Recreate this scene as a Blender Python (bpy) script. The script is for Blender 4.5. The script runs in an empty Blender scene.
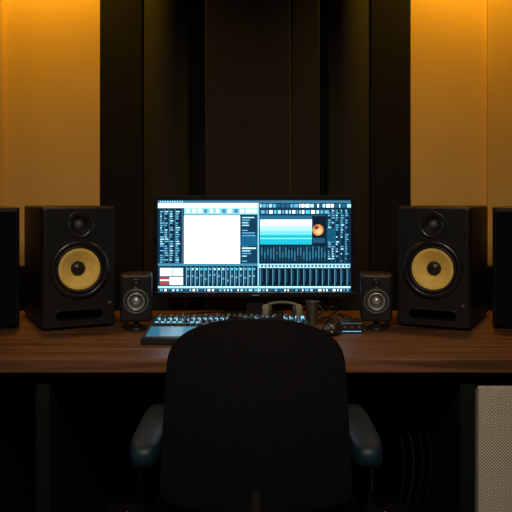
import bpy, bmesh, math, random
from mathutils import Vector, Matrix, Euler
random.seed(7)
F=700.0; CH=1.17; HY=200.0
def WX(px,d): return (px-256)/F*d
def WZ(py,d): return CH-(py-HY)/F*d
scene=bpy.context.scene
COL=scene.collection
try:
    scene.view_settings.view_transform='Standard'
except Exception: pass

# ---------------- materials ----------------
def mat(name,color,rough=0.5,metal=0.0,spec=0.5,emit=None,estr=0.0,noise=None,bump=None,coat=0.0):
    m=bpy.data.materials.new(name); m.use_nodes=True
    nt=m.node_tree; b=nt.nodes['Principled BSDF']
    b.inputs['Base Color'].default_value=(*color,1)
    b.inputs['Roughness'].default_value=rough
    b.inputs['Metallic'].default_value=metal
    b.inputs['Specular IOR Level'].default_value=spec
    b.inputs['Coat Weight'].default_value=coat
    if emit:
        b.inputs['Emission Color'].default_value=(*emit,1)
        b.inputs['Emission Strength'].default_value=estr
    if noise or bump:
        tc=nt.nodes.new('ShaderNodeTexCoord')
        if noise:
            n=nt.nodes.new('ShaderNodeTexNoise'); n.inputs['Scale'].default_value=noise[0]; n.inputs['Detail'].default_value=5
            nt.links.new(tc.outputs['Object'],n.inputs['Vector'])
            r=nt.nodes.new('ShaderNodeValToRGB')
            a=noise[1]
            r.color_ramp.elements[0].position=0.3; r.color_ramp.elements[1].position=0.7
            r.color_ramp.elements[0].color=(*[c*(1-a) for c in color],1)
            r.color_ramp.elements[1].color=(*[min(1,c*(1+a)) for c in color],1)
            nt.links.new(n.outputs['Fac'],r.inputs['Fac']); nt.links.new(r.outputs['Color'],b.inputs['Base Color'])
        if bump:
            n2=nt.nodes.new('ShaderNodeTexNoise'); n2.inputs['Scale'].default_value=bump[0]; n2.inputs['Detail'].default_value=3
            nt.links.new(tc.outputs['Object'],n2.inputs['Vector'])
            bp=nt.nodes.new('ShaderNodeBump'); bp.inputs['Strength'].default_value=bump[1]; bp.inputs['Distance'].default_value=0.002
            nt.links.new(n2.outputs['Fac'],bp.inputs['Height']); nt.links.new(bp.outputs['Normal'],b.inputs['Normal'])
    return m
def wood_mat(name,c0,c1,rough):
    m=bpy.data.materials.new(name); m.use_nodes=True
    nt=m.node_tree; b=nt.nodes['Principled BSDF']
    tc=nt.nodes.new('ShaderNodeTexCoord'); mp=nt.nodes.new('ShaderNodeMapping')
    mp.inputs['Scale'].default_value=(0.7,14,14)
    n=nt.nodes.new('ShaderNodeTexNoise'); n.inputs['Scale'].default_value=3.5; n.inputs['Detail'].default_value=8; n.inputs['Distortion'].default_value=0.6
    r=nt.nodes.new('ShaderNodeValToRGB'); r.color_ramp.elements[0].position=.3; r.color_ramp.elements[1].position=.72
    r.color_ramp.elements[0].color=(*c0,1); r.color_ramp.elements[1].color=(*c1,1)
    nt.links.new(tc.outputs['Object'],mp.inputs['Vector']); nt.links.new(mp.outputs['Vector'],n.inputs['Vector'])
    nt.links.new(n.outputs['Fac'],r.inputs['Fac']); nt.links.new(r.outputs['Color'],b.inputs['Base Color'])
    mr=nt.nodes.new('ShaderNodeMapRange'); mr.inputs['To Min'].default_value=rough-.06; mr.inputs['To Max'].default_value=rough+.1
    nt.links.new(n.outputs['Fac'],mr.inputs['Value']); nt.links.new(mr.outputs['Result'],b.inputs['Roughness'])
    bp=nt.nodes.new('ShaderNodeBump'); bp.inputs['Strength'].default_value=.15; bp.inputs['Distance'].default_value=.001
    nt.links.new(n.outputs['Fac'],bp.inputs['Height']); nt.links.new(bp.outputs['Normal'],b.inputs['Normal'])
    return m
def perf_mat(name,base,hole,pitch):
    m=bpy.data.materials.new(name); m.use_nodes=True
    nt=m.node_tree; b=nt.nodes['Principled BSDF']; b.inputs['Roughness'].default_value=.5
    tc=nt.nodes.new('ShaderNodeTexCoord'); 
    sx=nt.nodes.new('ShaderNodeSeparateXYZ'); nt.links.new(tc.outputs['Object'],sx.inputs[0])
    def math_(op,a,v=None,link2=None):
        n=nt.nodes.new('ShaderNodeMath'); n.operation=op
        nt.links.new(a,n.inputs[0])
        if link2 is not None: nt.links.new(link2,n.inputs[1])
        elif v is not None: n.inputs[1].default_value=v
        return n.outputs[0]
    outs=[]
    for ax in ('X','Z'):
        s=math_('MULTIPLY',sx.outputs[ax],2*math.pi/pitch)
        outs.append(math_('SINE',s))
    p=math_('MULTIPLY',outs[0],link2=outs[1])
    p=math_('GREATER_THAN',p,0.15)
    mx=nt.nodes.new('ShaderNodeMix'); mx.data_type='RGBA'
    mx.inputs[6].default_value=(*base,1); mx.inputs[7].default_value=(*hole,1)
    nt.links.new(p,mx.inputs[0]); nt.links.new(mx.outputs[2],b.inputs['Base Color'])
    return m

M={}
M['amber']=mat('amber_plaster',(0.74,0.47,0.17),.85,spec=.2,noise=(3,.05),bump=(60,.2))
M['darkwall']=mat('dark_wall_paint',(0.035,0.03,0.027),.8,noise=(4,.1))
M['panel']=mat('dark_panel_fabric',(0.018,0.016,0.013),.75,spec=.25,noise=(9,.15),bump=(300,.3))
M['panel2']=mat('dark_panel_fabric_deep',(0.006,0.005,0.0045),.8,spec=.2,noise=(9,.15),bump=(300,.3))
M['black']=mat('matte_black',(0.004,0.004,0.005),.6,spec=.3,noise=(20,.1))
M['carpet']=mat('dark_carpet',(0.010,0.009,0.008),.95,spec=.2,noise=(40,.3),bump=(200,.6))
M['ceil']=mat('ceiling_paint',(0.05,0.045,0.04),.9,noise=(5,.05))
M['desk']=wood_mat('walnut_wood',(0.046,0.019,0.011),(0.20,0.088,0.046),.38)
M['cab']=mat('speaker_vinyl',(0.007,0.007,0.010),.45,spec=.4,noise=(40,.1),bump=(400,.15))
M['baffle']=mat('speaker_baffle',(0.009,0.010,0.014),.38,noise=(30,.1))
M['ring']=mat('driver_ring',(0.014,0.014,0.018),.28,noise=(30,.1))
M['rubber']=mat('rubber_surround',(0.010,0.010,0.011),.5,noise=(30,.1))
M['cone']=mat('woven_yellow_cone',(1.0,0.67,0.17),.65,spec=.25,noise=(60,.08),bump=(600,.3))
M['dome']=mat('dark_dome',(0.02,0.018,0.016),.35,noise=(30,.1))
M['silver']=mat('satin_silver',(0.5,0.52,0.55),.35,metal=.6,noise=(30,.05))
M['steel']=mat('brushed_cup_steel',(0.16,0.15,0.145),.35,metal=.7,noise=(30,.05))
M['chrome']=mat('chrome',(0.5,0.5,0.52),.15,metal=1,noise=(30,.02))
M['gcone']=mat('grey_cone',(0.08,0.085,0.09),.4,noise=(30,.1))
M['bezel']=mat('monitor_plastic',(0.006,0.006,0.008),.3,noise=(30,.1))
M['fabric']=mat('chair_fabric',(0.0035,0.0035,0.005),.9,spec=.15,noise=(60,.2),bump=(500,.5))
M['pad']=mat('armrest_polyurethane_glow_tint',(0.003,0.018,0.033),.5,spec=.35,noise=(40,.1))  # the monitor's blue glow is put into the pad colour
M['plast']=mat('black_plastic',(0.011,0.011,0.013),.35,noise=(30,.1))
M['keys']=mat('controller_body',(0.008,0.010,0.014),.4,noise=(30,.1))
M['keycap']=mat('keycap_grey',(0.09,0.11,0.14),.4,noise=(30,.1))
M['padkey']=mat('rubber_pads',(0.02,0.028,0.036),.4,noise=(30,.1))
M['keyglow']=mat('backlit_key',(0.1,0.3,0.4),.4,emit=(0.25,.65,.95),estr=1.0,noise=(30,.05))
M['touch']=mat('touch_display',(0.01,0.03,0.04),.2,emit=(0.028,.20,.33),estr=.8,noise=(25,.1))
M['pale']=mat('pale_plastic',(0.13,0.12,0.11),.5,noise=(30,.05))
M['cable']=mat('cable_rubber',(0.02,0.02,0.022),.35,noise=(30,.1))
M['perf']=perf_mat('perforated_steel',(0.72,0.67,0.60),(0.06,0.055,0.05),.0085)
M['frame']=mat('grey_steel',(0.45,0.42,0.38),.45,noise=(30,.05))
M['lamp']=mat('lamp_glow',(1,.6,.2),.5,emit=(1,.55,.12),estr=6)
M['fillglow']=mat('fill_panel_glow',(1,.9,.8),.5,emit=(1,.85,.7),estr=1.0)  # glow of the added front fill panel

# ---------------- mesh helpers ----------------
def empty(name,loc=(0,0,0),rz=0):
    e=bpy.data.objects.new(name,None); COL.objects.link(e); e.location=loc; e.rotation_euler=(0,0,rz)
    e.empty_display_size=.05
    return e
def finish(bm,name,m,parent=None,smooth=False,loc=(0,0,0),rot=(0,0,0)):
    me=bpy.data.meshes.new(name); bm.normal_update(); bm.to_mesh(me); bm.free()
    ms=m if isinstance(m,list) else [m]
    for k in ms: me.materials.append(k)
    if smooth:
        for p in me.polygons: p.use_smooth=True
    o=bpy.data.objects.new(name,me); COL.objects.link(o)
    o.location=loc; o.rotation_euler=rot
    if parent: o.parent=parent
    return o
def box(name,lo,hi,m,parent=None,bev=0.0,seg=2,rot=None):
    bm=bmesh.new(); bmesh.ops.create_cube(bm,size=1)
    s=[hi[i]-lo[i] for i in range(3)]; c=[(hi[i]+lo[i])/2 for i in range(3)]
    bmesh.ops.scale(bm,vec=s,verts=bm.verts)
    if bev>0: bmesh.ops.bevel(bm,geom=bm.edges[:],offset=bev,segments=seg,profile=.5,affect='EDGES')
    return finish(bm,name,m,parent,False,c,rot or (0,0,0))
def lathe(name,prof,m,parent=None,loc=(0,0,0),axis='Z',n=48,mi=None,rot=None):
    bm=bmesh.new(); rings=[]
    for r,h in prof:
        ring=[]
        if r<1e-6:
            v=bm.verts.new((0,0,h)); ring=[v]*n
        else:
            for i in range(n):
                a=2*math.pi*i/n; ring.append(bm.verts.new((r*math.cos(a),r*math.sin(a),h)))
        rings.append(ring)
    for k in range(len(rings)-1):
        A,B=rings[k],rings[k+1]
        for i in range(n):
            j=(i+1)%n
            vs=[]
            for v in (A[i],A[j],B[j],B[i]):
                if v not in vs: vs.append(v)
            if len(vs)>=3:
                f=bm.faces.new(vs)
                if mi: f.material_index=mi[k]
    if axis=='-Y': bmesh.ops.rotate(bm,cent=(0,0,0),matrix=Matrix.Rotation(math.pi/2,3,'X'),verts=bm.verts)
    if axis=='X': bmesh.ops.rotate(bm,cent=(0,0,0),matrix=Matrix.Rotation(math.pi/2,3,'Y'),verts=bm.verts)
    bmesh.ops.recalc_face_normals(bm,faces=bm.faces)
    o=finish(bm,name,m,parent,True,loc,rot or (0,0,0))
    return o
def tube(name,pts,r,m,parent=None,res=6,loc=(0,0,0),cyclic=False):
    cu=bpy.data.curves.new(name,'CURVE'); cu.dimensions='3D'; cu.bevel_depth=r; cu.bevel_resolution=4; cu.resolution_u=res
    cu.use_fill_caps=True
    sp=cu.splines.new('NURBS'); sp.points.add(len(pts)-1)
    for i,p in enumerate(pts): sp.points[i].co=(*p,1)
    sp.use_endpoint_u=True; sp.order_u=3; sp.use_cyclic_u=cyclic
    t=bpy.data.objects.new(name+'_tmp',cu); COL.objects.link(t)
    dg=bpy.context.evaluated_depsgraph_get()
    me=bpy.data.meshes.new_from_object(t.evaluated_get(dg))
    bpy.data.objects.remove(t)
    me.name=name; me.materials.clear(); me.materials.append(m)
    for p in me.polygons: p.use_smooth=True
    o=bpy.data.objects.new(name,me); COL.objects.link(o); o.location=loc
    if parent: o.parent=parent
    return o
def prism(name,outline,y0,y1,m,parent=None,bev=0,seg=2,loc=(0,0,0),rot=(0,0,0)):
    bm=bmesh.new()
    a=[bm.verts.new((x,y0,z)) for x,z in outline]; b=[bm.verts.new((x,y1,z)) for x,z in outline]
    bm.faces.new(a); bm.faces.new(b[::-1]); n=len(a)
    for i in range(n): bm.faces.new((a[i],b[i],b[(i+1)%n],a[(i+1)%n]))
    bmesh.ops.recalc_face_normals(bm,faces=bm.faces)
    if bev:
        es=[e for e in bm.edges if abs(e.verts[0].co.y-e.verts[1].co.y)<1e-6]
        bmesh.ops.bevel(bm,geom=es,offset=bev,segments=seg,profile=.5,affect='EDGES')
    return finish(bm,name,m,parent,False,loc,rot)
def boolean(o,cutters):
    for c in cutters:
        md=o.modifiers.new('b','BOOLEAN'); md.operation='DIFFERENCE'; md.object=c; md.solver='EXACT'
    bpy.context.view_layer.update()
    dg=bpy.context.evaluated_depsgraph_get()
    me=bpy.data.meshes.new_from_object(o.evaluated_get(dg))
    o.modifiers.clear(); o.data=me
    for c in cutters: bpy.data.objects.remove(c)
def rrect(x0,z0,x1,z1,r,n=6):
    pts=[]
    for cx,cz,a0 in ((x1-r,z1-r,0),(x0+r,z1-r,90),(x0+r,z0+r,180),(x1-r,z0+r,270)):
        for i in range(n+1):
            a=math.radians(a0+90*i/n); pts.append((cx+r*math.cos(a),cz+r*math.sin(a)))
    return pts

# ---------------- room ----------------
WB=2.90; XL=-1.75; XR=1.75; YF=-2.0; H=2.65
box('floor',(XL-.1,YF-.1,-.1),(XR+.1,WB+.1,0),M['carpet'])
box('ceiling',(XL-.1,YF-.1,H),(XR+.1,WB+.1,H+.1),M['ceil'])
box('wall_back',(XL,WB,0),(XR,WB+.1,H),M['amber'])
box('wall_left',(XL-.1,YF,0),(XL,WB,H),M['darkwall'])
box('wall_right',(XR,YF,0),(XR+.1,WB,H),M['darkwall'])
box('wall_front',(XL,YF-.1,0),(XR,YF,H),M['darkwall'])
box('trim_1',(WX(488,2.88),2.878,.9),(XR,WB,H),M['amber'],bev=.004)
box('trim_2',(XL,2.878,.9),(WX(3,2.88),WB,H),M['amber'],bev=.004)
pL=WX(100,2.85); pR=WX(411,2.85)
box('shade_board_1',(XL,2.85,0),(pL-.001,2.90,.9),M['black'],bev=.004)  # added black board, stands in for desk shade on the lower wall
box('shade_board_2',(pR+.001,2.85,0),(XR,2.90,.9),M['black'],bev=.004)  # right side likewise: shade made as an added black board
ap=empty('acoustic_wall_panel',(0,WB,0))
D=2.85
def pan(nm,a,b,depth,m,roundp=False):
    x0=WX(a,D)+.0008; x1=WX(b,D)-.0008
    if roundp:
        n=14; ol=[(x1,0),(x0,0)]
        for i in range(n+1):
            t=i/n; ol.append((x0+(x1-x0)*t,-depth*(.45+.55*math.sin(math.pi*t)**.6)))
        bm=bmesh.new()
        A=[bm.verts.new((x,y,0)) for x,y in ol]; B=[bm.verts.new((x,y,H)) for x,y in ol]
        bm.faces.new(A); bm.faces.new(B[::-1]); k=len(A)
        for i in range(k): bm.faces.new((A[i],B[i],B[(i+1)%k],A[(i+1)%k]))
        bmesh.ops.recalc_face_normals(bm,faces=bm.faces)
        finish(bm,nm,m,ap)
    else:
        box(nm,(x0,-depth,0),(x1,0,H),m,ap,bev=.006)
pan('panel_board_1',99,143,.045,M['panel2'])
pan('panel_column_1',143,190,.085,M['panel'],True)
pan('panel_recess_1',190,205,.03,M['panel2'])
pan('panel_board_2',205,290.5,.06,M['panel'])
pan('panel_board_3',291.5,320,.06,M['panel'])
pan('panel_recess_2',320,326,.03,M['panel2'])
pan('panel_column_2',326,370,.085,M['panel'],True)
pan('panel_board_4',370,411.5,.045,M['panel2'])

# ---------------- desk ----------------
dk=empty('wooden_desk',(0,0,0))
DT=.75; DF=1.85; DB=2.66
box('desk_top',(-1.45,DF,DT-.038),(1.45,DB,DT),M['desk'],dk,bev=.004,seg=3)
box('apron',(-1.38,DF+.10,DT-.078),(1.38,DF+.12,DT-.039),M['black'],dk,bev=.002)
box('light_block_panel',(-1.38,DB-.05,0.0),(1.38,DB-.03,DT-.039),M['black'],dk)  # added panel down to the floor, keeps lamp light from under the desk
for i,x in enumerate((-1.40,-.60,.555,1.36)):
    box('leg_panel_%d'%(i+1),(x,DF+.05,0),(x+.04,DB-.06,DT-.039),M['black'],dk,bev=.003)

dp=empty('drawer_pedestal',(-1.0,1.95,0))
box('carcass',(-.22,.02,.03),(.22,.55,.60),M['black'],dp,bev=.004)
for i in range(3):
    box('drawer_%d'%(i+1),(-.215,0,.04+i*.187),(.215,.02,.04+i*.187+.18),M['plast'],dp,bev=.004)
    tube('handle_%d'%(i+1),[(-.07,0,.15+i*.187),(-.07,-.02,.15+i*.187),(.07,-.02,.15+i*.187),(.07,0,.15+i*.187)],.004,M['plast'],dp)
for i,(x,y) in enumerate(((-.18,.06),(.18,.06),(-.18,.5),(.18,.5))):
    lathe('foot_%d'%(i+1),[(0,0),(.02,0),(.02,.03),(0,.03)],M['plast'],dp,(x,y,0),n=16)

# ---------------- loudspeakers ----------------
def loudspeaker(name,loc,rz,w=.240,h=.400,dep=.36):
    e=empty(name,loc,rz)
    tz=h-.060; wz=.195
    cab=box('cabinet',(-w/2,0,.004),(w/2,dep,h),M['cab'],e,bev=.008,seg=3)
    baf=prism('baffle',rrect(-w/2+.004,.008,w/2-.004,h-.004,.012),-.014,.002,M['baffle'],e,bev=.005,seg=3)
    def cutter(prof,x,z):
        return lathe('cut',prof,M['black'],None,(x,0,z),'-Y',n=48)
    cyl=lambda r,d0,d1:[(0,d0),(r,d0),(r,d1),(0,d1)]
    for ob in (cab,baf):
        ob.parent=None
    bpy.context.view_layer.update()
    for ob in (cab,baf):
        c1=[cutter(cyl(.085,-.06,.05),0,wz),cutter(cyl(.030,-.03,.05),0,tz)]
        slot=prism('cut',rrect(-.075,.030,.075,.060,.012),-.05,.10,M['black'])
        boolean(ob,c1+[slot])
    for ob in (cab,baf): ob.parent=e
    lathe('woofer_ring',[(.080,-.002),(.080,.020),(.083,.0235),(.089,.0235),(.096,.019),(.097,.0145)],M['ring'],e,(0,0,wz),'-Y',64)
    pr=[(.081,.014)]
    for i in range(9):
        t=i/8; pr.append((.080-.013*t,.012+.0075*math.sin(math.pi*t)))
    lathe('woofer_surround',pr,M['rubber'],e,(0,0,wz),'-Y',64)
    lathe('woofer_cone',[(.068,.012),(.067,.0135),(.055,.006),(.042,-.002),(.030,-.008),(.022,-.012)],M['cone'],e,(0,0,wz),'-Y',64)
    lathe('woofer_dust_cap',[(.024,-.0115),(.0235,-.008),(.020,-.003),(.013,.001),(.006,.0028),(0,.0032)],M['dome'],e,(0,0,wz),'-Y',48)
    for i in range(8):
        a=math.pi/8+i*math.pi/4
        lathe('screw_%d'%(i+1),[(.0032,.020),(.0032,.0245),(.002,.0255),(0,.0255)],M['ring'],e,(.0905*math.cos(a),0,wz+.0905*math.sin(a)),'-Y',12)
    lathe('tweeter_waveguide',[(.045,.0142),(.0445,.017),(.041,.018),(.036,.016),(.026,.006),(.016,.001),(.015,.0)],M['ring'],e,(0,0,tz),'-Y',48)
    lathe('tweeter_dome',[(.0155,.000),(.0145,.005),(.011,.009),(.006,.0115),(0,.0125)],M['gcone'],e,(0,0,tz),'-Y',32)
    box('bass_port_liner',(-.074,.08,.031),(.074,.085,.059),M['black'],e)
    prt=rrect(-.078,.027,.078,.063,.014)
    tube('bass_port_lip',[(x,-.0145,z) for x,z in prt],.0022,M['ring'],e,cyclic=True,res=2)
    lathe('volume_knob',[(.006,.014),(.006,.020),(0,.0205)],M['gcone'],e,(w/2-.022,0,.1-.02),'-Y',20)
    for i,(x,y) in enumerate(((-.09,.03),(.09,.03),(-.09,.3),(.09,.3))):
        lathe('rubber_foot_%d'%(i+1),[(0,0),(.012,0),(.012,.005),(0,.005)],M['rubber'],e,(x,y,0),n=16)
    return e
TH=math.radians(26.5)
loudspeaker('studio_loudspeaker',(WX(78,2.28),2.29,DT),TH)
loudspeaker('studio_loudspeaker',(WX(434,2.28),2.29,DT),-TH)
def grille_cab(name,loc,rz,w=.26,h=.398,dep=.34):
    e=empty(name,loc,rz)
    box('cabinet',(-w/2,0,.004),(w/2,dep,h),M['cab'],e,bev=.006,seg=3)
    prism('grille_frame',rrect(-w/2+.008,.014,w/2-.008,h-.010,.012),-.012,-.0005,M['black'],e,bev=.004)
    prism('grille_cloth',rrect(-w/2+.014,.020,w/2-.014,h-.016,.010),-.014,-.0122,M['fabric'],e,bev=.001)
    for i,(x,y) in enumerate(((-.09,.03),(.09,.03),(-.09,.3),(.09,.3))):
        lathe('rubber_foot_%d'%(i+1),[(0,0),(.012,0),(.012,.005),(0,.005)],M['rubber'],e,(x,y,0),n=16)
    return e
grille_cab('speaker_cabinet',(-.890,2.235,DT),TH)
grille_cab('speaker_cabinet',(.890,2.235,DT),-TH)

# ---------------- small satellites ----------------
def sat(name,loc,rz):
    e=empty(name,loc,rz); w=.102; h=.154; b=.028
    lathe('stand_base',[(0,0),(.036,0),(.036,.006),(.030,.010),(.010,.013),(.010,.03),(0,.03)],M['plast'],e,(0,.03,0),n=32)
    cab=box('cabinet',(-w/2,0,b),(w/2,.10,b+h),M['cab'],None,bev=.010,seg=3)
    cyl=lambda r,d0,d1:[(0,d0),(r,d0),(r,d1),(0,d1)]
    wz=b+.066; tz=b+.123
    boolean(cab,[lathe('cut',cyl(.037,-.04,.05),M['black'],None,(0,0,wz),'-Y',48),lathe('cut',cyl(.013,-.01,.05),M['black'],None,(0,0,tz),'-Y',32)])
    cab.parent=e
    lathe('driver_ring',[(.034,-.004),(.034,.003),(.036,.0045),(.040,.0045),(.0415,.0)],M['gcone'],e,(0,0,wz),'-Y',48)
    lathe('driver_surround',[(.0345,.001),(.032,.0035),(.029,.0)],M['rubber'],e,(0,0,wz),'-Y',48)
    lathe('driver_cone',[(.0295,.001),(.028,.001),(.022,-.006),(.013,-.012)],M['gcone'],e,(0,0,wz),'-Y',48)
    lathe('cone_ring',[(.0275,.0025),(.0255,.004),(.0235,.002),(.022,-.004)],M['silver'],e,(0,0,wz),'-Y',48)
    lathe('dust_cap',[(.014,-.012),(.013,-.007),(.008,-.003),(0,-.0015)],M['silver'],e,(0,0,wz),'-Y',32)
    lathe('tweeter',[(.016,.0),(.0155,.002),(.0125,.002),(.010,-.003),(.0075,-.003),(.006,.0),(0,.0015)],M['ring'],e,(0,0,tz),'-Y',32)
    return e
sat('desktop_speaker',(WX(136,2.25),2.25,DT),math.radians(8))
sat('desktop_speaker',(WX(376.5,2.25),2.25,DT),-math.radians(8))

# ---------------- monitor ----------------
MD=2.42
mo=empty('computer_monitor',(0,MD,DT))
mx0,mx1=WX(153,MD),WX(355.5,MD); mz1,mz0=WZ(195.5,MD)-DT,WZ(297,MD)-DT
sx0,sx1=WX(157.5,MD),WX(351,MD); sz1,sz0=WZ(200,MD)-DT,WZ(292,MD)-DT
box('rear_housing',(mx0+.003,.008,mz0+.003),(mx1-.003,.030,mz1-.003),M['bezel'],mo,bev=.004)
box('rear_bulge',(-.17,.030,mz0+.07),(.16,.055,mz1-.07),M['bezel'],mo,bev=.012,seg=3)
box('bezel_top',(mx0,-.002,sz1),(mx1,.010,mz1),M['bezel'],mo,bev=.0015)
box('bezel_bottom',(mx0,-.003,mz0),(mx1,.010,sz0),M['bezel'],mo,bev=.0015)
box('bezel_left',(mx0,-.002,sz0),(sx0,.010,sz1),M['bezel'],mo,bev=.0015)
box('bezel_right',(sx1,-.002,sz0),(mx1,.010,sz1),M['bezel'],mo,bev=.0015)
box('logo',(-.012,-.0036,mz0+.005),(.012,-.003,mz0+.009),M['silver'],mo)
box('stand_neck',(-.035,.035,.012),(.025,.050,mz0+.12),M['plast'],mo,bev=.004)
prism('stand_foot',[(-.13,.0),(.10,.0),(.10,.006),(.09,.011),(-.12,.011),(-.13,.006)],.0,.17,M['plast'],mo,bev=.002)
SC={}
mats=[]
def scol(rgb,s=1.0):
    k=(tuple(rgb),s)
    if k not in SC:
        m=bpy.data.materials.new('screen_pixels_%d'%len(SC)); m.use_nodes=True
        nt=m.node_tree
        for n in list(nt.nodes): nt.nodes.remove(n)
        o=nt.nodes.new('ShaderNodeOutputMaterial'); em=nt.nodes.new('ShaderNodeEmission')
        lin=[((c/255)/12.92 if c/255<=.04045 else ((c/255+.055)/1.055)**2.4) for c in rgb]
        em.inputs['Color'].default_value=(*lin,1); em.inputs['Strength'].default_value=s*1.8
        nt.links.new(em.outputs[0],o.inputs[0])
        SC[k]=len(mats); mats.append(m)
    return SC[k]
sb=bmesh.new()
def R(x0,y0,x1,y1,c,L=1,s=1.0):
    yy=.0015-L*.00025
    vs=[sb.verts.new((WX(a,MD),yy,WZ(b,MD)-DT)) for a,b in ((x0,y1),(x1,y1),(x1,y0),(x0,y0))]
    f=sb.faces.new(vs); f.material_index=scol(c,s)
def disc(cx,cy,r,c,L):
    yy=.0015-L*.00025
    vs=[sb.verts.new((WX(cx+r*math.cos(a),MD),yy,WZ(cy-r*math.sin(a),MD)-DT)) for a in [i*math.pi/12 for i in range(24)]]
    f=sb.faces.new(vs); f.material_index=scol(c,1.0)
rnd=random.random
NAVY=(10,34,52); DK=(4,16,26); LT=(150,208,230); WH=(238,250,255); CY=(60,190,215); MID=(30,80,110); BL=(80,155,190)
R(157.5,200,351,292,NAVY,0)
R(158,200.5,350.5,203,(50,100,125),1)
R(158,203,258,208,(200,232,240),1,1.2)
R(184,208,258,214.5,(120,180,205),1)
x=160
while x<182: R(x,201,x+1.2,202.4,LT,2); x+=2.4
x=186
while x<255:
    R(x,209,x+3+rnd()*2,213,(220,240,246) if rnd()<.5 else (60,120,150),2); x+=6
R(258,203,350.5,208.5,(18,46,64),1)
x=260
while x<349:
    w=1+rnd()*4; R(x,204,x+w,207.5,random.choice([LT,BL,WH,MID]),2); x+=w+1
R(158,209,183,263,(12,36,54),1)
y=211
while y<262:
    for cx in (160,165,170,176):
        if rnd()<.85:
            w=1.5+rnd()*2.5; R(cx,y,cx+w,y+1.2,random.choice([BL,LT,(100,165,195)]),2)
    y+=2.3
for cx in (164,169,175,182): R(cx,209,cx+.5,263,(70,130,155),2)
R(184,215,240,263.5,WH,2,1.35)
R(184,215,240,216.2,(170,205,215),3)
R(240,215,258,263.5,(16,48,70),1)
y=217
while y<262:
    R(242,y,242+4+rnd()*10,y+1.1,random.choice([LT,BL]),2); y+=2.6 if rnd()<.8 else 5
R(241,236,257,246,(20,80,115),3); R(242,247.5,256,249,(180,220,230),3)
R(257.6,203,259,292,(120,185,210),3)
R(259,209,326,215,(20,54,74),1)
x=261
while x<325:
    w=1+rnd()*3; R(x,210.3,x+w,213.6,random.choice([LT,BL,WH,CY]),2); x+=w+1.4
R(259,215.5,326,219,(35,85,115),1)
R(260,219.5,312,226,(205,232,240),2,1.1)
R(260,226,312,231,(150,205,228),2)
R(260,231,312,235,(100,190,220),2)
R(260,235,312,244.5,(25,160,180),2)
R(260,238,312,239,(120,230,238),3)
R(312,216,326,244.5,(10,26,38),2)
disc(318,230,5.6,(190,125,70),3); disc(318.5,231,3.2,(210,170,120),4); disc(316.5,227.5,2.2,(110,55,30),5)
R(313,238,325,243,(30,70,95),3)
R(259,245,326,263,(8,24,38),1)
x=261
while x<325:
    R(x,246,x+1.6,262,(20,56,78),2); R(x,246+rnd()*6,x+1.6,254+rnd()*7,(36,95,120),3); x+=3
R(326,209,350.5,263,(12,36,54),1)
y=210
while y<262:
    for cx in (328,332,336,341,345.5):
        if rnd()<.75:
            w=1+rnd()*2.2; R(cx,y,cx+w,y+1.3,random.choice([BL,LT,(80,150,180)]),2)
    y+=2.4
for cx in (331,335,340,345): R(cx,209,cx+.4,263,(50,105,135),2)
R(327,228,336,242,(20,70,95),3)
R(158,263.5,350.5,266,(60,120,145),2)
R(159,267,184,286,(24,60,80),2)
R(160,268,172,276,(225,238,245),3); R(172.5,268,183,276,(190,220,232),3)
R(160,277,169,285,(140,60,62),3); R(169.5,277,183,285,(230,238,242),3); R(160,279.5,169,281,(240,220,215),4)
def strips(a,b,y0,y1):
    x=a
    while x<b:
        R(x,y0,x+.7,y1,(110,170,200),3)
        R(x+1.2,y0+1,x+3.2,y0+3.2,random.choice([LT,BL,CY]),3)
        R(x+1.7,y0+4.5,x+2.4,y1-2.5,(40,95,120),3)
        yk=y0+7+rnd()*6; R(x+1.2,yk,x+3,yk+1.6,(90,150,180),4)
        x+=4.4
R(185,266.5,257,286,(10,32,48),2); strips(186,255,267,286)
R(259,264,350,268,(150,200,220),3)
x=261
while x<348: R(x,265,x+2,267,(30,70,95),4); x+=3.6
R(259,268,350,286,(6,20,32),2)
x=260
while x<349:
    R(x,269,x+.9,285.5,(70,125,150),3); R(x+1.9,270,x+2.3,282,(40,90,115),3); x+=6.2
R(158,286.3,350.5,288.2,(150,210,228),3,1.2)
R(158,288.4,350.5,292,(16,46,64),2)
x=160
while x<349:
    w=1+rnd()*2.5; R(x,289.2,x+w,291.2,random.choice([BL,LT,MID,WH]),3); x+=w+1.8
me=bpy.data.meshes.new('screen'); sb.to_mesh(me); sb.free()
for m in mats: me.materials.append(m)
so=bpy.data.objects.new('screen',me); COL.objects.link(so); so.parent=mo

# ---------------- control surface ----------------
ks=empty('mixing_control_surface',(-.335,2.03,DT))
W=.50; Dp=.27
bm=bmesh.new()
pts=[(0,0),(Dp,0),(Dp,.040),(.0,.018)]
A=[bm.verts.new((0,y,z)) for y,z in pts]; B=[bm.verts.new((W,y,z)) for y,z in pts]
bm.faces.new(A); bm.faces.new(B[::-1])
for i in range(4): bm.faces.new((A[i],B[i],B[(i+1)%4],A[(i+1)%4]))
bmesh.ops.recalc_face_normals(bm,faces=bm.faces)
bmesh.ops.bevel(bm,geom=bm.edges[:],offset=.003,segments=2,affect='EDGES')
finish(bm,'body',M['keys'],ks)
slope=math.atan2(.022,Dp)
def top(y): return .018+.022*y/Dp
def kbox(nm,x0,y0,x1,y1,h,m,bev=.001):
    yc=(y0+y1)/2
    o=box(nm,(x0,y0,top(yc)-.001),(x1,y1,top(yc)+h),m,ks,bev=bev,rot=(slope,0,0)); return o
kbox('touch_panel',.012,.02,.150,.130,.0015,M['touch'],.0005)
kbox('touch_panel_rim',.006,.014,.156,.136,.0008,M['padkey'],.0003)
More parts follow.
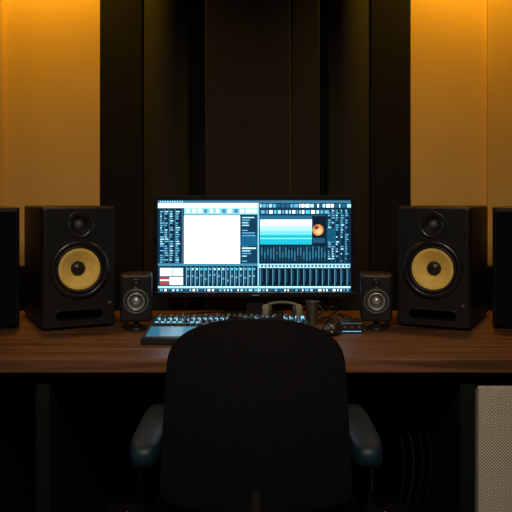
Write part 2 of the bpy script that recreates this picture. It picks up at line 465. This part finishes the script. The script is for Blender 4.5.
def keygrid(nm,x0,x1,dx,ys,kw,kd,kh,m,p=1.0):
    bm=bmesh.new()
    for y in ys:
        x=x0
        while x<x1:
            if rnd()<=p:
                mtx=Matrix.Translation((x+kw/2,y,top(y)+kh/2))@Matrix.Rotation(slope,4,'X')@Matrix.Diagonal((kw,kd,kh,1))
                bmesh.ops.create_cube(bm,size=1,matrix=mtx)
            x+=dx
    return finish(bm,nm,m,ks)
keygrid('pads',.17,.485,.019,(.03,.049,.068,.087,.106,.125,.144),.016,.016,.006,M['padkey'])
keygrid('channel_keys',.018,.16,.019,(.150,),.016,.014,.006,M['padkey'])
keygrid('fader_caps',.018,.485,.0185,(.185,),.008,.016,.010,M['padkey'])
keygrid('lit_buttons',.018,.485,.0185,(.170,.205,.215,.240),.010,.005,.006,M['keyglow'],.55)
for i in range(25):
    lathe('encoder_%d'%(i+1),[(.0065,-.002),(.006,.009),(.0045,.0105),(0,.0105)],M['keycap'] if i%3==0 else M['padkey'],ks,(.022+i*.0187,.228,top(.228)),n=14)
for i in range(25):
    lathe('encoder_%d'%(i+30),[(.0055,-.002),(.005,.009),(0,.0095)],M['plast'] if i%2 else M['keycap'],ks,(.022+i*.0187,.254,top(.254)),n=14)

# ---------------- clutter ----------------
cup=empty('metal_cup',(WX(312,2.36),2.36,DT))
lathe('cup_body',[(0,0),(.018,0),(.0195,.003),(.0205,.078),(.0215,.080),(.0195,.080),(.0185,.004),(0,.004)],M['steel'],cup,n=32)
tube('cup_handle',[(.019,0,.065),(.034,0,.062),(.036,0,.035),(.019,0,.02)],.0022,M['steel'],cup)
ai=empty('audio_interface',(WX(351,2.22),2.20,DT))
box('case',(-.036,0,.003),(.036,.09,.034),M['keys'],ai,bev=.004)
for i in range(3): lathe('knob_%d'%(i+1),[(.007,0),(.0065,.010),(0,.0105)],M['padkey'],ai,(-.022+i*.022,0,.018),'-Y',20)
box('glow_strip',(-.03,-.0012,.006),(.03,.0,.008),M['keyglow'],ai)  # emissive blue strip along the lower front of the case
for i,(x,y) in enumerate(((-.028,.01),(.028,.01),(-.028,.08),(.028,.08))): lathe('foot_%d'%(i+1),[(0,0),(.004,0),(.004,.004),(0,.004)],M['rubber'],ai,(x,y,0),n=10)
hp=empty('headphones',(.088,2.345,DT))
tube('headband',[(-.058,0,.035),(-.064,.008,.055),(-.045,.014,.070),(0,.018,.076),(.045,.014,.070),(.064,.008,.055),(.058,0,.035)],.005,M['pale'],hp,res=10)
for i,s in enumerate((-1,1)):
    lathe('ear_cup_%d'%(i+1),[(0,-.012),(.030,-.012),(.035,-.006),(.035,.006),(.030,.012),(0,.014)],M['pale'] ,hp,(s*.055,0,.0355),'X',32)
    lathe('ear_cushion_%d'%(i+1),[(.015,0),(.022,.008),(.031,.006),(.032,0)],M['rubber'],hp,(s*.055-s*.014,0,.0355),'X',32,rot=(0,0,0 if s<0 else math.pi))
cb=empty('desk_cables',(0,0,DT))
tube('cable_1',[(.22,2.50,.004),(.24,2.42,.05),(.27,2.40,.055),(.285,2.44,.03),(.26,2.50,.004),(.22,2.46,.004),(.25,2.38,.02),(.31,2.40,.01),(.34,2.50,.004)],.003,M['cable'],cb,res=10)
tube('cable_2',[(.16,2.48,.03),(.19,2.48,.06),(.23,2.47,.062),(.26,2.48,.03),(.30,2.48,.004),(.33,2.54,.004)],.0028,M['cable'],cb,res=10)
tube('cable_3',[(-.40,2.38,.03),(-.36,2.42,.004),(-.25,2.60,.004),(-.1,2.61,.004)],.003,M['cable'],cb,res=10)
tube('cable_4',[(.23,2.35,.004),(.25,2.32,.03),(.28,2.34,.045),(.30,2.37,.02),(.27,2.36,.004),(.24,2.33,.004),(.29,2.32,.012),(.33,2.36,.004)],.0032,M['plast'],cb,res=10)
ms=empty('computer_mouse',(.235,2.20,DT))
bm=bmesh.new(); bmesh.ops.create_uvsphere(bm,u_segments=24,v_segments=16,radius=1)
for v in bm.verts:
    if v.co.z<0: v.co.z*=.25
    v.co.z+=.25
    v.co=Vector((v.co.x*.030,v.co.y*.052,v.co.z*.026*(1-.18*v.co.y)))
finish(bm,'shell',M['plast'],ms,True)
lathe('scroll_wheel',[(0,-.003),(.007,-.003),(.007,.003),(0,.003)],M['silver'],ms,(0,-.028,.025),'X',20)

# ---------------- perforated computer tower ----------------
ct=empty('computer_tower',(.604,1.90,0))
box('chassis',(0,.012,.02),(.28,.44,.658),M['frame'],ct,bev=.004)
box('front_frame',(0,0,.02),(.28,.012,.664),M['frame'],ct,bev=.003)
box('perforated_grille',(.008,-.003,.03),(.272,.001,.655),M['perf'],ct)
for i,(x,y) in enumerate(((.03,.04),(.25,.04),(.03,.4),(.25,.4))): lathe('foot_%d'%(i+1),[(0,0),(.016,0),(.016,.021),(0,.021)],M['rubber'],ct,(x,y,0),n=16)
uc=empty('under_desk_cables',(0,0,0))
for i in range(4):
    x=.42+i*.028; d=2.15
    tube('cable_%d'%(i+1),[(x,d,.709),(x-.01,d,.66),(x-.03+.01*i,d-.02,.55),(x+.03,d,.44),(x+.045,d+.02,.32),(x+.02,d+.1,.12),(x-.02,d+.2,.005)],.0035,M['cable'] if i==1 else M['plast'],uc,res=10)

# ---------------- office chair ----------------
ch=empty('office_chair',(0,1.52,0))
def halfw(t):
    base=.206-.028*t
    if t>.74:
        u=(t-.74)/.26; base*= (1-u**2.6)**.40 if u<1 else 0
    if t<.06:
        u=(.06-t)/.06; base*= (1-.25*u**2)
    return max(base,.0)
bm=bmesh.new(); NZ=44; NX=20; z0b=.50; z1b=.917
grid=[]
for k in range(NZ+1):
    t=k/NZ; t2=1-(1-t)**1.7; hw=max(halfw(t2),.06 if k==NZ else 0)
    row=[]
    for i in range(NX+1):
        s=-1+2*i/NX
        sx=math.sin(s*math.pi/2)
        x=sx*hw; z=z0b+(z1b-z0b)*t2
        y=-.03*t2+ .045*(sx*hw/.21)**2 - .02*math.sin(math.pi*t2)
        row.append(bm.verts.new((x+.000,y,z)))
    grid.append(row)
for k in range(NZ):
    for i in range(NX): bm.faces.new((grid[k][i],grid[k][i+1],grid[k+1][i+1],grid[k+1][i]))
bo=finish(bm,'backrest',M['fabric'],ch,True)
sd=bo.modifiers.new('s','SOLIDIFY'); sd.thickness=.040; sd.offset=0
bv=bo.modifiers.new('b','BEVEL'); bv.width=.013; bv.segments=3; bv.limit_method='ANGLE'; bv.angle_limit=math.radians(50)
def superpad(name,cx,cy,z0,z1,hx,hy,m,parent,n=48,e=4.0,crown=.015):
    bm=bmesh.new()
    levels=[(0,.90),(.15,.97),(.4,1.0),(.7,1.0),(.9,.96),(1.0,.88)]
    rings=[]
    for t,sc in levels:
        r=[]
        for i in range(n):
            a=2*math.pi*i/n; c,s=math.cos(a),math.sin(a)
            x=math.copysign(abs(c)**(2/e),c)*hx*sc; y=math.copysign(abs(s)**(2/e),s)*hy*sc
            r.append(bm.verts.new((cx+x,cy+y,z0+(z1-z0)*t)))
        rings.append(r)
    for k in range(len(rings)-1):
        for i in range(n): bm.faces.new((rings[k][i],rings[k][(i+1)%n],rings[k+1][(i+1)%n],rings[k+1][i]))
    bm.faces.new(rings[0][::-1])
    c=bm.verts.new((cx,cy,z1+crown))
    mid=[bm.verts.new(((v.co.x-cx)*.6+cx,(v.co.y-cy)*.6+cy,z1+crown*.7)) for v in rings[-1]]
    for i in range(n):
        bm.faces.new((rings[-1][i],rings[-1][(i+1)%n],mid[(i+1)%n],mid[i]))
        bm.faces.new((mid[i],mid[(i+1)%n],c))
    bmesh.ops.recalc_face_normals(bm,faces=bm.faces)
    return finish(bm,name,m,parent,True)
superpad('seat',0,.26,.41,.475,.235,.225,M['fabric'],ch)
box('seat_pan',(-.12,.14,.385),(.12,.38,.412),M['plast'],ch,bev=.006)
tube('back_bracket',[(0,.22,.392),(0,.08,.392),(0,-.03,.40),(0,-.035,.46),(0,-.02,.55)],.018,M['black'],ch)
for i,s in enumerate((-1,1)):
    superpad('arm_pad_%d'%(i+1),s*.244,.140,.590,.642,.036,.170,M['pad'],ch,n=32,e=3.6,crown=.004)
    tube('arm_post_%d'%(i+1),[(s*.246,.17,.605),(s*.256,.17,.56),(s*.262,.17,.47),(s*.255,.18,.40),(s*.20,.2,.395),(s*.11,.22,.398)],.016,M['plast'],ch,res=10)
    lathe('arm_sleeve_%d'%(i+1),[(.0,0),(.023,0),(.024,.01),(.022,.09),(.018,.095),(0,.095)],M['plast'],ch,(s*.259,.17,.47),n=24)
    tube('lever_%d'%(i+1),[(s*.12,.10,.40),(s*.22,.04,.445),(s*.275,.02,.470)],.006,M['chrome'],ch)
    lathe('lever_knob_%d'%(i+1),[(0,-.012),(.009,-.010),(.011,0),(.009,.010),(0,.012)],M['chrome'],ch,(s*.282,.018,.475),'X',20)
lathe('gas_column',[(0,.10),(.028,.10),(.028,.25),(.018,.255),(.018,.39),(0,.39)],M['chrome'],ch,(0,.26,0),n=32)
lathe('hub',[(0,.07),(.045,.07),(.045,.13),(.03,.145),(0,.145)],M['plast'],ch,(0,.26,0),n=32)
for i in range(5):
    a=math.radians(90+72*i); c,s=math.cos(a),math.sin(a)
    tube('base_arm_%d'%(i+1),[(0,.26,.11),(.10*c,.26+.10*s,.105),(.27*c,.26+.27*s,.075)],.017,M['plast'],ch)
    bx,by=.27*c,.26+.27*s
    lathe('caster_stem_%d'%(i+1),[(0,.03),(.008,.03),(.008,.08),(0,.08)],M['chrome'],ch,(bx,by,0),n=12)
    for j,o in enumerate((-.018,.006)):
        lathe('caster_wheel_%d_%d'%(i+1,j+1),[(0,0),(.026,0),(.028,.003),(.028,.009),(.026,.012),(0,.012)],M['plast'],ch,(bx+o,by,.028),'X',24)

# ---------------- lamps ----------------
def downlight(name,x,y,power,col,blend=1.0,angle=120,tilt=0):
    e=empty(name,(x,y,H))
    lathe('housing',[(0.0,-.001),(.055,-.001),(.055,-.06),(.05,-.065),(.045,-.06),(.042,-.02),(0,-.018)],M['plast'],e,n=32)
    lathe('bulb',[(0,-.035),(.03,-.035),(.03,-.025),(0,-.02)],M['lamp'],e,n=24)
    ld=bpy.data.lights.new(name+'_beam','SPOT'); ld.energy=power; ld.color=col; ld.spot_size=math.radians(angle); ld.spot_blend=blend; ld.shadow_soft_size=.04
    lo=bpy.data.objects.new('beam',ld); COL.objects.link(lo); lo.parent=e; lo.location=(0,0,-.075); lo.rotation_euler=(tilt,0,0)
AMB=(1.0,.545,.04)
for x in (-.86,.86):
    downlight('wall_washer_lamp',x,2.66,58,AMB,angle=120,tilt=math.radians(20))
e=empty('front_fill_light',(0,-.2,H))  # added fill lamp out of view, brightens desk and speakers from the front
box('frame',(-.52,-.17,-.04),(.52,.17,-.001),M['plast'],e,bev=.004)
box('fill_panel',(-.5,-.15,-.044),(.5,.15,-.040),M['fillglow'],e)
ld=bpy.data.lights.new('front_fill_area','AREA'); ld.shape='RECTANGLE'; ld.size=1.0; ld.size_y=.3; ld.energy=13; ld.color=(1,.82,.58); ld.spread=math.radians(70)
lo=bpy.data.objects.new('front_fill_area',ld); COL.objects.link(lo); lo.parent=e; lo.location=(0,0,-.05); lo.rotation_euler=(math.radians(46),0,0)

w=bpy.data.worlds.new('World'); scene.world=w; w.use_nodes=True
w.node_tree.nodes['Background'].inputs[0].default_value=(.5,.45,.4,1); w.node_tree.nodes['Background'].inputs[1].default_value=.02

cd=bpy.data.cameras.new('camera'); cam=bpy.data.objects.new('camera',cd); COL.objects.link(cam)
cam.location=(0,0,CH); cam.rotation_euler=(math.radians(90),0,0)
cd.sensor_width=36; cd.lens=36*F/512; cd.shift_y=-56/512; cd.clip_start=.02
scene.camera=cam
